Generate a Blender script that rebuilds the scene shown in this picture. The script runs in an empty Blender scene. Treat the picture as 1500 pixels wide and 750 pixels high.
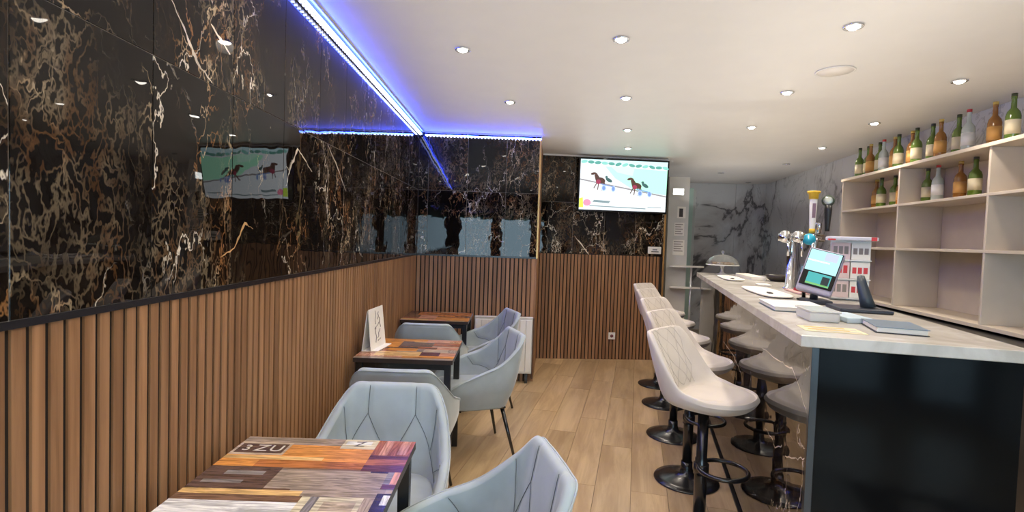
import bpy, bmesh, math, random
import numpy as np
from mathutils import Vector, Matrix
random.seed(7)
S = bpy.context.scene
COL = S.collection

# ------------------------------------------------------------------ camera
pitch, roll, H = math.radians(2.05), math.radians(1.9), 1.5
sp, cp, sr, cr = math.sin(pitch), math.cos(pitch), math.sin(roll), math.cos(roll)
right = Vector((cr, sr*sp, sr*cp)); up = Vector((-sr, cr*sp, cr*cp)); fwd = Vector((0, cp, -sp))
cam = bpy.data.cameras.new('camera'); cam.sensor_width = 36; cam.lens = 757*36/1500; cam.clip_start = .02
co = bpy.data.objects.new('camera', cam); COL.objects.link(co)
M = Matrix((right, up, -fwd)).transposed().to_4x4(); M.translation = (0, 0, H)
co.matrix_world = M; S.camera = co

# ------------------------------------------------------------------ world, daylight, exposure
S.view_settings.view_transform = 'Standard'; S.view_settings.look = 'None'
S.view_settings.gamma = 1; S.view_settings.exposure = 0.55
try: S.view_settings.use_curve_mapping = False
except Exception: pass
W = bpy.data.worlds.new('world'); S.world = W; W.use_nodes = True
bg = W.node_tree.nodes['Background']; bg.inputs['Color'].default_value = (.58, .83, 1, 1); bg.inputs['Strength'].default_value = 6.0
DOWN_W, DOWN_COL = 19.0, (1, .88, .74)
def ceiling_fill(loc, sx, sy, watts, colour=(1, .93, .85), rz=0.):
    """added unseen fill lamp, throws soft light up on the ceiling"""
    L = bpy.data.lights.new('added_ceiling_fill', 'AREA'); L.shape = 'RECTANGLE'; L.size = sx; L.size_y = sy; L.energy = watts; L.color = colour
    o = bpy.data.objects.new('added_ceiling_fill', L); COL.objects.link(o); o.location = loc; o.rotation_euler = (math.pi, 0, rz)
ceiling_fill((.55, 2.6, 2.05), 2.6, 6.5, 17, (1, .96, .90))  # fill lamps added to brighten the ceiling, no fixtures behind them
ceiling_fill((2.3, 4.0, 2.05), 1.2, 6.0, 7.5, (1, .90, .76), math.radians(-13))
ceiling_fill((3.0, 7.6, 2.05), 1.6, 2.2, 2.6, (1, .97, .93))
LED_COL = (.035, .075, 1)

# ------------------------------------------------------------------ material helpers
MATS = {}
class NT:
    def __init__(s, name):
        s.m = bpy.data.materials.new(name); s.m.use_nodes = True
        s.n = s.m.node_tree.nodes; s.l = s.m.node_tree.links; s.b = s.n['Principled BSDF']
    def node(s, t, ins=None, **kw):
        n = s.n.new(t)
        for k, v in kw.items(): setattr(n, k, v)
        for k, v in (ins or {}).items(): s.put(n.inputs[k], v)
        return n
    def put(s, i, v):
        if isinstance(v, bpy.types.NodeSocket): s.l.new(v, i)
        else: i.default_value = v
    def math(s, op, a, b=0.0, clamp=False):
        n = s.n.new('ShaderNodeMath'); n.operation = op; n.use_clamp = clamp
        s.put(n.inputs[0], a); s.put(n.inputs[1], b); return n.outputs[0]
    def vmath(s, op, a, b=(0, 0, 0)):
        n = s.n.new('ShaderNodeVectorMath'); n.operation = op
        s.put(n.inputs[0], a); s.put(n.inputs[1], b); return n.outputs[0]
    def mix(s, f, a, b, mode='MIX'):
        n = s.n.new('ShaderNodeMix'); n.data_type = 'RGBA'; n.blend_type = mode
        s.put(n.inputs[0], f); s.put(n.inputs[6], a); s.put(n.inputs[7], b); return n.outputs[2]
    def ramp(s, f, stops):
        n = s.n.new('ShaderNodeValToRGB'); s.put(n.inputs[0], f); e = n.color_ramp.elements
        while len(e) < len(stops): e.new(.5)
        for k, (p, c) in enumerate(stops):
            e[k].position = p; e[k].color = (*c, 1) if len(c) == 3 else c
        return n.outputs[0]
    def mapr(s, v, a, b, c=0., d=1.):
        n = s.n.new('ShaderNodeMapRange'); s.put(n.inputs[0], v)
        n.inputs[1].default_value = a; n.inputs[2].default_value = b; n.inputs[3].default_value = c; n.inputs[4].default_value = d
        n.interpolation_type = 'SMOOTHSTEP'; return n.outputs[0]
    def noise(s, v, sc, det=3., rough=.5, dist=0., out=0):
        n = s.node('ShaderNodeTexNoise', {'Vector': v, 'Scale': sc, 'Detail': det, 'Roughness': rough, 'Distortion': dist}); return n.outputs[out]
    def mapping(s, v, sc=(1, 1, 1), rot=(0, 0, 0)):
        return s.node('ShaderNodeMapping', {'Vector': v, 'Scale': sc, 'Rotation': rot}).outputs[0]
    def set(s, **kw):
        for k, v in kw.items(): s.put(s.b.inputs[k.replace('_', ' ')], v)
        return s
def plain(name, c, rough=.5, metal=0., spec=.5, sheen=0., var=.06, bump=0., bscale=200.):
    """plain colour with a faint procedural variation"""
    if name in MATS: return MATS[name]
    t = NT(name); tc = t.node('ShaderNodeTexCoord').outputs['Object']
    nz = t.noise(tc, 6., 4.)
    f = t.mapr(nz, .3, .7, 1-var, 1+var)
    col = t.vmath('SCALE', (c[0], c[1], c[2])); t.l.new(f, col.node.inputs['Scale'])
    t.set(Base_Color=col, Roughness=rough, Metallic=metal); t.b.inputs['Specular IOR Level'].default_value = spec
    if sheen: t.b.inputs['Sheen Weight'].default_value = sheen; t.b.inputs['Sheen Roughness'].default_value = .4
    if bump:
        b = t.node('ShaderNodeBump', {'Height': t.noise(tc, bscale, 2.), 'Strength': bump, 'Distance': .002}); t.set(Normal=b.outputs[0])
    MATS[name] = t.m; return t.m
def glow(name, c, strength):
    if name in MATS: return MATS[name]
    t = NT(name); t.set(Base_Color=(0, 0, 0, 1), Emission_Color=(*c, 1), Emission_Strength=strength, Roughness=.3); MATS[name] = t.m; return t.m

def dark_marble(name, white=1.0, gold=1.0, rough=.015, spec=.32, scale=1.0):
    t = NT(name)
    pos = t.node('ShaderNodeNewGeometry').outputs['Position']
    rnd = t.node('ShaderNodeObjectInfo').outputs['Random']
    off = t.node('ShaderNodeCombineXYZ', {0: t.math('MULTIPLY', rnd, 17.), 1: t.math('MULTIPLY', rnd, 9.), 2: 0.}).outputs[0]
    v = t.vmath('ADD', pos, off)
    v = t.mapping(v, (scale, scale, .55*scale))
    w1 = t.vmath('SCALE', t.vmath('SUBTRACT', t.noise(v, 3.2, 5., .6, out=1), (.5, .5, .5))); w1.node.inputs['Scale'].default_value = .55
    w2 = t.vmath('SCALE', t.vmath('SUBTRACT', t.noise(v, 14., 4., .6, out=1), (.5, .5, .5))); w2.node.inputs['Scale'].default_value = .12
    vw = t.vmath('ADD', t.vmath('ADD', v, w1), w2)
    def cracks(sc, wid):
        d = t.node('ShaderNodeTexVoronoi', {'Vector': vw, 'Scale': sc}, feature='DISTANCE_TO_EDGE').outputs['Distance']
        return t.mapr(d, 0., wid, 1., 0.)
    m1 = t.mapr(t.noise(v, 2.6, 3.), .47, .60)
    m2 = t.mapr(t.noise(t.vmath('ADD', v, (5, 3, 1)), 3.4, 3.), .47, .62)
    m3 = t.mapr(t.noise(t.vmath('ADD', v, (9, 7, 4)), 2.4, 3.), .44, .60)
    big = t.math('MULTIPLY', cracks(2.9, .012), m1)
    mid = t.math('MULTIPLY', cracks(8., .038), m2)
    fine = t.math('MULTIPLY', cracks(21., .14), m3)
    cloud = t.mapr(t.noise(vw, 5., 6., .7), .48, .8)
    base = t.mix(t.math('MULTIPLY', cloud, .14*gold), (.0065, .0048, .004, 1), (.075, .036, .016, 1))
    tone = t.mapr(t.noise(v, 9., 3.), .4, .6)
    gcol = t.mix(tone, (.42, .20, .075, 1), (.78, .60, .38, 1))
    c = t.mix(t.math('MULTIPLY', fine, .19*gold), base, gcol)
    c = t.mix(t.math('MULTIPLY', mid, .6*gold), c, gcol)
    c = t.mix(t.math('MULTIPLY', big, .9*white), c, (.86, .77, .62, 1))
    wav = t.noise(pos, 5.0, 2.)
    bmp = t.node('ShaderNodeBump', {'Height': wav, 'Strength': .10, 'Distance': .01})
    t.set(Base_Color=c, Roughness=rough, Normal=bmp.outputs[0]); t.b.inputs['Specular IOR Level'].default_value = spec
    MATS[name] = t.m; return t.m

def light_marble(name):
    t = NT(name); pos = t.node('ShaderNodeNewGeometry').outputs['Position']
    v = t.mapping(pos, (1, 1, .75), (.0, .5, .3))
    n1 = t.noise(v, .62, 6., .58, .9)
    ridge = t.math('ABSOLUTE', t.math('SUBTRACT', n1, .5))
    vein = t.mapr(ridge, 0., .020, 1., 0.)
    soft = t.mapr(ridge, 0., .09, 1., 0.)
    n2 = t.noise(t.vmath('ADD', v, (7, 2, 3)), 1.3, 6., .62, 1.2)
    v2 = t.mapr(t.math('ABSOLUTE', t.math('SUBTRACT', n2, .52)), 0., .012, 1., 0.)
    mask = t.mapr(t.noise(v, 1.1, 3.), .42, .58)
    c = t.mix(t.math('MULTIPLY', soft, t.math('MULTIPLY', mask, .45)), (.66, .67, .675, 1), (.26, .205, .215, 1))
    c = t.mix(t.math('MULTIPLY', vein, t.math('MULTIPLY', mask, .85)), c, (.055, .055, .06, 1))
    c = t.mix(t.math('MULTIPLY', v2, .4), c, (.15, .15, .155, 1))
    t.set(Base_Color=c, Roughness=.12); MATS[name] = t.m; return t.m

def wood(name, a, b, axis='z', rough=.45, sc=1.0, vary=.3):
    """grain runs along the axis given; tone differs from piece to piece"""
    t = NT(name); pos = t.node('ShaderNodeNewGeometry').outputs['Position']
    rnd = t.node('ShaderNodeObjectInfo').outputs['Random']
    v = pos
    if axis == 'floor':
        v = t.mapping(pos, (1, 1, 1), (0, 0, math.radians(13.6))); s = (14, 1.3, 14)
    else: s = {'z': (26, 26, 1.2), 'x': (1.5, 26, 26), 'y': (26, 1.5, 26)}[axis]
    off = t.node('ShaderNodeCombineXYZ', {0: t.math('MULTIPLY', rnd, 31.), 1: t.math('MULTIPLY', rnd, 13.), 2: t.math('MULTIPLY', rnd, 7.)}).outputs[0]
    v = t.vmath('ADD', v, off)
    g = t.noise(t.mapping(v, tuple(k*sc for k in s)), 1., 6., .65, .6)
    k = t.noise(t.mapping(v, tuple(k*sc*.25 for k in s)), 1., 3., .5, 1.5)
    f = t.math('ADD', t.math('MULTIPLY', g, .6), t.math('MULTIPLY', k, .4))
    c = t.mix(t.mapr(f, .36, .66), (*a, 1), (*b, 1))
    rn = t.mapr(rnd, 0, 1, 1-vary, 1+vary*.5)
    c2 = t.vmath('SCALE', c); t.l.new(rn, c2.node.inputs['Scale'])
    bmp = t.node('ShaderNodeBump', {'Height': g, 'Strength': .25, 'Distance': .002})
    t.set(Base_Color=c2, Roughness=rough, Normal=bmp.outputs[0]); MATS[name] = t.m; return t.m

marble = dark_marble('dark_marble_tile')
marble_bar = dark_marble('dark_marble_bar', white=.9, gold=.25, rough=.02, spec=.85)
marble_light = light_marble('light_marble')
slat_mat = wood('slat_wood', (.235, .112, .048), (.44, .232, .112), 'z', .5, 1., .16)
floor_mat = wood('floor_wood', (.40, .262, .135), (.60, .43, .24), 'floor', .33, 1., .16)
felt = plain('black_felt', (.02, .014, .011), .9)
joint = plain('dark_joint', (.10, .06, .03), .9)
ceil_mat = plain('ceiling_white', (.80, .78, .755), .42, spec=.35, var=.01)
white_wall = plain('white_paint', (.66, .64, .60), .6, var=.02)
gold = plain('gold_trim', (.62, .36, .13), .3, .6)
black_trim = plain('black_trim', (.012, .012, .016), .25)
black_metal = plain('black_metal', (.011, .011, .012), .22, .0, spec=.7)
chrome = plain('chrome', (.75, .76, .78), .08, 1.0)
alu = plain('aluminium', (.62, .63, .66), .35, .7)
fab_chair = plain('grey_blue_velvet', (.36, .415, .43), .72, sheen=.5, var=.09, bump=.12, bscale=90)
fab_stool = plain('cream_fabric', (.60, .545, .485), .75, sheen=.25, var=.05, bump=.12, bscale=90)
seam_chair = plain('seam_thread_grey', (.10, .115, .12), .8)
seam_stool = plain('seam_thread_cream', (.55, .50, .45), .8)
white_plastic = plain('white_plastic', (.82, .80, .76), .35, var=.02)
paper = plain('white_paper', (.84, .81, .74), .7, var=.03)
ink = plain('dark_ink', (.06, .05, .05), .7)
counter_mat = None
rubber = plain('black_rubber', (.02, .02, .02), .8)

# ------------------------------------------------------------------ object helpers
def link(name, me, mat=None, parent=None, smooth=False):
    o = bpy.data.objects.new(name, me); COL.objects.link(o)
    if mat is not None and len(me.materials) == 0: me.materials.append(mat)
    if parent is not None: o.parent = parent
    if smooth:
        for p in me.polygons: p.use_smooth = True
    return o
def mesh(name, V, F, mat=None, parent=None, smooth=False):
    me = bpy.data.meshes.new(name); me.from_pydata([tuple(v) for v in V], [], F); me.update()
    return link(name, me, mat, parent, smooth)
def frombm(name, bm, mat=None, parent=None, smooth=False):
    bmesh.ops.recalc_face_normals(bm, faces=bm.faces[:])
    me = bpy.data.meshes.new(name); bm.to_mesh(me); bm.free(); return link(name, me, mat, parent, smooth)
def empty(name, loc=(0, 0, 0), rz=0.):
    o = bpy.data.objects.new(name, None); COL.objects.link(o); o.location = loc; o.rotation_euler = (0, 0, rz); o.empty_display_size = .1; return o
def tag(o, label, cat, group=None, kind=None):
    o['label'] = label; o['category'] = cat
    if group: o['group'] = group
    if kind: o['kind'] = kind
    return o
def thing(name, label, cat, loc=(0, 0, 0), rz=0., group=None):
    return tag(empty(name, loc, rz), label, cat, group)
def struct(o): o['kind'] = 'structure'; return o
def bm_box(bm, lo, hi, bev=0., mat4=None, seg=2):
    r = bmesh.ops.create_cube(bm, size=1.)
    vs = r['verts']
    for v in vs: v.co = Vector([lo[i]+(v.co[i]+.5)*(hi[i]-lo[i]) for i in range(3)])
    if bev:
        es = list({e for v in vs for e in v.link_edges})
        r2 = bmesh.ops.bevel(bm, geom=es, offset=bev, segments=seg, affect='EDGES', profile=.5)
        vs = list({v for f in r2['faces'] for v in f.verts} | {v for v in vs if v.is_valid})
    if mat4 is not None:
        for v in vs: v.co = mat4 @ v.co
def box(name, lo, hi, mat, parent=None, bev=0., mat4=None, seg=2):
    bm = bmesh.new(); bm_box(bm, lo, hi, bev, mat4, seg); return frombm(name, bm, mat, parent)
def frame2(p, q):
    """matrix with local x along p->q (plan), local y to the left of it, z up, origin at p"""
    a = math.atan2(q[1]-p[1], q[0]-p[0]); return Matrix.Translation((p[0], p[1], 0)) @ Matrix.Rotation(a, 4, 'Z')
def tube_bm(bm, pts, r, n=10, closed=False):
    pts = [Vector(p) for p in pts]; N = len(pts); rs = r if isinstance(r, (list, tuple)) else [r]*N
    rings = []; prev = None
    for i, p in enumerate(pts):
        a = pts[(i-1) % N] if (closed or i > 0) else pts[0]; b = pts[(i+1) % N] if (closed or i < N-1) else pts[-1]
        t = (b-a).normalized()
        if prev is None:
            u = t.orthogonal().normalized()
        else:
            u = (prev - t*prev.dot(t)).normalized()
        prev = u; w = t.cross(u)
        rings.append([bm.verts.new(p+(u*math.cos(k*2*math.pi/n)+w*math.sin(k*2*math.pi/n))*rs[i]) for k in range(n)])
    for i in range(N if closed else N-1):
        A, B = rings[i], rings[(i+1) % N]
        for k in range(n): bm.faces.new((A[k], A[(k+1) % n], B[(k+1) % n], B[k]))
    if not closed: bm.faces.new(rings[0][::-1]); bm.faces.new(rings[-1])
def tube(name, pts, r, mat, parent=None, n=10, closed=False):
    bm = bmesh.new(); tube_bm(bm, pts, r, n, closed); return frombm(name, bm, mat, parent, True)
def lathe(name, prof, mat, parent=None, n=40, loc=(0, 0, 0), M4=None, smooth=True):
    """prof: (radius, z) list from bottom to top, closed with caps where r = 0 is met"""
    V = []; F = []
    for r, z in prof:
        for k in range(n):
            a = 2*math.pi*k/n; V.append(Vector((loc[0]+r*math.cos(a), loc[1]+r*math.sin(a), loc[2]+z)))
    for i in range(len(prof)-1):
        for k in range(n): F.append((i*n+k, i*n+(k+1) % n, (i+1)*n+(k+1) % n, (i+1)*n+k))
    F.append(tuple(range(n))[::-1]); F.append(tuple((len(prof)-1)*n+k for k in range(n)))
    if M4 is not None: V = [M4 @ v for v in V]
    o = mesh(name, V, F, mat, parent)
    for p in o.data.polygons: p.use_smooth = len(p.vertices) == 4 and smooth
    return o
def text(name, body, size, mat, parent, M4, extrude=.0004):
    cu = bpy.data.curves.new(name, 'FONT'); cu.body = body; cu.size = size; cu.extrude = extrude; cu.align_x = 'CENTER'; cu.align_y = 'CENTER'
    cu.materials.append(mat); o = bpy.data.objects.new(name, cu); COL.objects.link(o)
    if parent: o.parent = parent
    bpy.context.view_layer.update()
    me = bpy.data.meshes.new_from_object(o.evaluated_get(bpy.context.evaluated_depsgraph_get()))
    bpy.data.objects.remove(o); o = bpy.data.objects.new(name, me); COL.objects.link(o)
    if parent: o.parent = parent
    o.matrix_local = M4; return o
def copy_tree(o, parent=None):
    c = o.copy(); COL.objects.link(c); c.parent = parent
    for ch in o.children: copy_tree(ch, c)
    return c

# ------------------------------------------------------------------ layout (metres)
HC = 2.55
XL = -.985
C0 = (XL, 5.33); C1 = (.262, 5.371); C2 = (.341, 6.412); C3 = (1.93, 6.551)
TH = math.radians(13.6)
BARP = Vector((1.045, 1.77, 0)); BD = Vector((.2504, .9681, 0)); BN = Vector((.9681, -.2504, 0))
def W_(s, t, z): return BARP+BD*s+BN*t+Vector((0, 0, z))
def rwall(y): return 3.841-.1698*(6.227-y)      # right wall x at y
FY = -2.0
WZ = 1.29

# ------------------------------------------------------------------ floor
fl = box('floor', (-2.2, FY-.1, -.12), (5.2, 9.6, -.012), joint); struct(fl)
cth, sth = math.cos(TH), math.sin(TH)
def clip(poly, a, b, c):      # keep a*x+b*y<=c
    out = []
    for i in range(len(poly)):
        p, q = poly[i], poly[(i+1) % len(poly)]; dp = a*p[0]+b*p[1]-c; dq = a*q[0]+b*q[1]-c
        if dp <= 0: out.append(p)
        if dp*dq < 0: k = dp/(dp-dq); out.append((p[0]+k*(q[0]-p[0]), p[1]+k*(q[1]-p[1])))
    return out
PITCH, PLEN = .213, 1.2
offs = {}
for k in range(-16, 22):
    p0 = .02+PITCH*k
    # seam phases seen in the photograph for the strips in view
    ph = {-1: 3.81, -2: 4.35, -3: 3.985, -4: 4.42}.get(k, random.uniform(0, PLEN)) % PLEN
    for j in range(-4, 9):
        q0 = ph+PLEN*j
        poly = [(p0+.0012, q0+.0012), (p0+PITCH-.0012, q0+.0012), (p0+PITCH-.0012, q0+PLEN-.0012), (p0+.0012, q0+PLEN-.0012)]
        poly = [(p*cth+q*sth, -p*sth+q*cth) for p, q in poly]
        poly = clip(poly, -1, 0, -(XL)); poly = clip(poly, 0, -1, -FY) if poly else poly
        if poly: poly = clip(poly, 1, -.1698, 3.841-.1698*6.227)
        if poly: poly = clip(poly, 0, 1, 9.2)
        if len(poly) < 3: continue
        cx = sum(p[0] for p in poly)/len(poly); cy = sum(p[1] for p in poly)/len(poly)
        if min(p[1] for p in poly) > 5.3 + .1*(cx+1) and cx < -.1: continue
        if min(p[1] for p in poly) > 6.55 and cx < 1.75: continue
        if cy < -.3 or (abs(cx) > 1.25*cy+1.2): continue
        n = len(poly)
        V = [(x, y, 0) for x, y in poly]+[(x, y, -.012) for x, y in poly]
        F = [tuple(range(n))]+[tuple(range(2*n-1, n-1, -1))]+[(i, i+n, (i+1) % n+n, (i+1) % n) for i in range(n)]
        mesh('plank', V, F, floor_mat, fl)
# floor outside the view, joined
mesh('floor_board_area', [(XL, FY, -.002), (rwall(FY), FY, -.002), (rwall(-.2), -.2, -.002), (XL, -.2, -.002)], [(0, 1, 2, 3)], floor_mat, fl)

# ------------------------------------------------------------------ ceiling
ce = box('ceiling', (-2.2, FY-.1, HC), (5.2, 9.6, HC+.1), ceil_mat); struct(ce)

# ------------------------------------------------------------------ walls
def tiled_wall(name, p, q, first, pitch, rows, x0, x1, slats=True, wz=WZ, thick=.1, slx0=None):
    """slab from p to q (room on the right-hand side = local -y); marble tiles above, slats below"""
    F2 = frame2(p, q); L = (Vector(q)-Vector(p)).length
    w = struct(box(name, (0, .012, 0), (L, thick, HC), felt, None, 0, F2))
    box('grout', (x0, .0022, wz+.012), (x1, .0119, HC), plain('grout_edge_glint', (.30, .26, .22), .5), w, 0, F2)  # joint; its pale colour also carries light glinting off the tile edges
    xs = [x0]; x = first
    while x < x1-.02:
        if x > x0+.02: xs.append(x)
        x += pitch
    xs.append(x1)
    for a, b in zip(xs[:-1], xs[1:]):
        for z0, z1 in rows:
            box('tile', (a+.0012, 0, z0+.0012), (b-.0012, .0125, z1-.0012), marble, w, .0009, F2, 1)
    if slats:
        box('backing', (x0 if slx0 is None else slx0, .0065, 0), (x1, .0119, wz-.004), felt, w, 0, F2)
        a = x0 if slx0 is None else slx0
        n = int((x1-a)/.044)
        me = None
        for i in range(n):
            bm = bmesh.new(); bm_box(bm, (0, 0, 0), (.0305, .0125, wz-.004))
            if me is None:
                me = bpy.data.meshes.new('slat'); bmesh.ops.recalc_face_normals(bm, faces=bm.faces[:]); bm.to_mesh(me); me.materials.append(slat_mat)
            bm.free()
            o = bpy.data.objects.new('slat', me); COL.objects.link(o); o.parent = w; o.matrix_local = F2 @ Matrix.Translation((a+.007+i*.044, 0, 0))
    return w, F2, L
ROWS = ((WZ+.012, 1.96), (1.96, HC))
# left wall runs from front to back; the room is to its right
wl, FL, LL = tiled_wall('wall_left', (XL, FY), C0, 1.811-FY-.4*9, .4, ROWS, 0, C0[1]-FY, slx0=1.6)
box('trim_edge', (0, -.004, WZ-.004), (LL, .013, WZ+.012), black_trim, wl, 0, FL)
wb, FB, LB = tiled_wall('wall_back_left', C0, C1, .1, .4, ROWS, 0, math.dist(C0, C1))
box('trim_edge', (0, -.004, WZ-.004), (LB, .013, WZ+.012), black_trim, wb, 0, FB)
struct(box('wall_corner', (XL-.1, C0[1]-.01, 0), (XL+.004, C0[1]+.2, HC), felt))
# return between the two back walls, with the gilt edge strip
F3 = frame2(C1, C2); L3 = math.dist(C1, C2)
wr = struct(box('wall_back_return', (0, .002, 0), (L3+.1, .1, HC), slat_mat, None, 0, F3))
box('trim_edge', (-.006, -.006, WZ), (.014, .012, HC-.03), gold, wr, .001, F3)
ROWT = ((1.325, 1.96), (1.96, HC-.02))
wt, FT, LT = tiled_wall('wall_back_right', C2, C3, .006, .4, ROWT, 0, math.dist(C2, C3)-.02, wz=1.322)
box('trim_edge', (LT-.02, -.008, .0), (LT+.0, .1, HC-.02), gold, wt, .001, FT)
box('trim_edge', (0, -.01, HC-.022), (LT, .02, HC-.002), white_plastic, wt, .001, FT)
# left end behind the television wall
struct(box('wall_side_rear', (1.83, 6.66, 0), (1.93, 9.6, HC), white_wall))
# rear and right marble walls
P_, Q_ = (1.93, 9.17), (4.291, 8.863)
F5 = frame2(P_, Q_); L5 = math.dist(P_, Q_)
wq = struct(box('wall_rear', (0, .02, 0), (L5+.4, .12, HC), white_wall, None, 0, F5))
a = 0
for b in (.9, 1.9, L5): box('marble_panel', (a+.002, 0, 0), (b-.002, .021, HC), marble_light, wq, .001, F5, 1); a = b
R0 = (rwall(8.863), 8.863); R1 = (rwall(FY), FY)
F6 = frame2(R0, R1); L6 = math.dist(R0, R1)
wri = struct(box('wall_right', (0, .02, 0), (L6, .12, HC), white_wall, None, 0, F6))
a = 0
for b in (.45, 1.65, 2.85, 4.05, 5.25, 6.45): box('marble_panel', (a+.002, 0, 0), (b-.002, .021, HC), marble_light, wri, .001, F6, 1); a = b
# front (street) wall with glazed openings
fw = struct(box('wall_front', (-1.1, FY-.12, 0), (2.9, FY, .12), white_wall))
def fwpiece(lo, hi): box('wall_section', lo, hi, plain('dark_facade', (.035, .04, .045), .4), fw)
fwpiece((-1.1, FY-.12, 2.28), (2.9, FY, HC))
panes = ((-.85, .0), (.18, .95), (1.13, 1.75), (1.93, 2.4))
xs = [-1.1]+[v for p in panes for v in p]+[2.9]
for i in range(0, len(xs), 2): fwpiece((xs[i], FY-.12, .12), (xs[i+1], FY, 2.28))
tg = NT('window_glass')
fr = tg.node('ShaderNodeMixShader', {0: .06}); tr = tg.node('ShaderNodeBsdfTransparent'); gl = tg.node('ShaderNodeBsdfGlossy', {'Roughness': .0})
tg.l.new(tr.outputs[0], fr.inputs[1]); tg.l.new(gl.outputs[0], fr.inputs[2]); tg.l.new(fr.outputs[0], tg.n['Material Output'].inputs[0])
teal = plain('teal_canvas', (.03, .50, .46), .7)
for i, (x0, x1) in enumerate(panes):
    w = struct(empty('window_%d' % (i+1), ((x0+x1)/2, FY-.06, .12)))
    bm = bmesh.new()
    hw = (x1-x0)/2
    for lo, hi in (((-hw, -.03, 0), (-hw+.04, .03, 2.16)), ((hw-.04, -.03, 0), (hw, .03, 2.16)), ((-hw+.04, -.03, 0), (hw-.04, .03, .05)), ((-hw+.04, -.03, 2.11), (hw-.04, .03, 2.16))):
        bm_box(bm, lo, hi)
    frombm('window_frame', bm, black_trim, w)
    box('pane', (-hw+.03, -.004, .04), (hw-.03, .004, 2.12), tg.m, w)
    L = bpy.data.lights.new('daylight_portal', 'AREA'); L.shape = 'RECTANGLE'; L.size = x1-x0; L.size_y = 2.16
    L.cycles.is_portal = True; lo_ = bpy.data.objects.new('daylight_portal', L); COL.objects.link(lo_)
    lo_.location = ((x0+x1)/2, FY-.13, 1.2); lo_.rotation_euler = (math.radians(90), 0, math.pi)
struct(box('pavement', (-8, FY-9, -.12), (10, FY-.12, -.02), plain('pavement_grey', (.28, .29, .30), .8)))
tag(box('shop_awning', (-1.2, FY-1.0, 1.98), (3.0, FY-.15, 2.30), teal, None, .02), 'teal awning outside the shop front, seen as a reflection in the marble', 'awning')

# a few broad veins that stand out in the stone: inlaid flush with the tiles
def vein(pts, w, parent, F2, mat):
    """pts in (x, z) of the wall frame"""
    P = []
    rnd = random.Random(len(pts)*7+int(pts[0][0]*100))
    for (a, b) in zip(pts[:-1], pts[1:]):
        n = 6
        for k in range(n):
            f = k/n; P.append((a[0]+(b[0]-a[0])*f+rnd.uniform(-1, 1)*w*.7*(k > 0), a[1]+(b[1]-a[1])*f+rnd.uniform(-1, 1)*w*.5*(k > 0)))
    P.append(pts[-1]); V = []
    for i, (x, z) in enumerate(P):
        a = P[max(i-1, 0)]; b = P[min(i+1, len(P)-1)]; dx, dz = b[0]-a[0], b[1]-a[1]; l = math.hypot(dx, dz) or 1
        ww = w*rnd.uniform(.25, 1)*(0.2+math.sin(math.pi*(i+.3)/(len(P)))); nx, nz = -dz/l*ww, dx/l*ww
        V += [F2 @ Vector((x+nx, -.0004, z+nz)), F2 @ Vector((x-nx, -.0004, z-nz))]
    F = [(2*i, 2*i+1, 2*i+3, 2*i+2) for i in range(len(P)-1)]
    mesh('vein', V, F, mat, parent)
vm = plain('pale_vein', (.74, .64, .50), .05, spec=1., var=.4)
vg = plain('gold_vein', (.50, .29, .13), .05, spec=1., var=.5)
o_ = -FY
vein([(1.46+o_, 2.16), (1.551+o_, 2.069), (1.602+o_, 2.006), (1.685+o_, 1.965)], .006, wl, FL, vm)
vein([(1.674+o_, 2.149), (1.787+o_, 2.092)], .006, wl, FL, vm)
vein([(2.24+o_, 1.69), (2.27+o_, 1.76), (2.352+o_, 1.868), (2.44+o_, 1.83), (2.523+o_, 1.786)], .007, wl, FL, vm)
vein([(2.726+o_, 1.955), (2.881+o_, 1.857), (3.041+o_, 1.739)], .006, wl, FL, vm)
vein([(1.74+o_, 1.40), (1.83+o_, 1.43), (1.9+o_, 1.52), (1.96+o_, 1.50)], .006, wl, FL, vg)
vein([(.43, 1.55), (.62, 1.32)], .007, wt, FT, vm)

# ------------------------------------------------------------------ LED strips along the ceiling
led_blue = glow('led_blue', LED_COL, 52.)
led_dot = glow('led_dot', (.55, .62, 1.), 9.)
def led(label, p, q):
    F2 = frame2(p, q); L = math.dist(p, q)
    t = thing('led_strip', label, 'light strip')
    box('profile', (0, -.052, HC-.014), (L, -.036, HC-.001), alu, t, 0, F2)
    box('light_band', (0, -.0345, HC-.040), (L, -.032, HC-.027), led_blue, t, 0, F2); box('carrier', (0, -.0315, HC-.041), (L, -.004, HC-.030), alu, t, 0, F2)
    bm = bmesh.new(); n = int(L/.034)
    for i in range(n): x = (i+.5)*L/n; bm_box(bm, (x-.0055, -.026, HC-.046), (x+.0055, -.012, HC-.0415), 0, F2)
    o = frombm('diode', bm, led_dot, t); o['kind'] = 'stuff'
    return t
led('blue led strip under the ceiling along the left marble wall', (XL, -.5), (XL, C0[1]-.06))
led('blue led strip under the ceiling above the rear marble panel beside the television', (C0[0]+.06, C0[1]+.011), C1)

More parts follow.
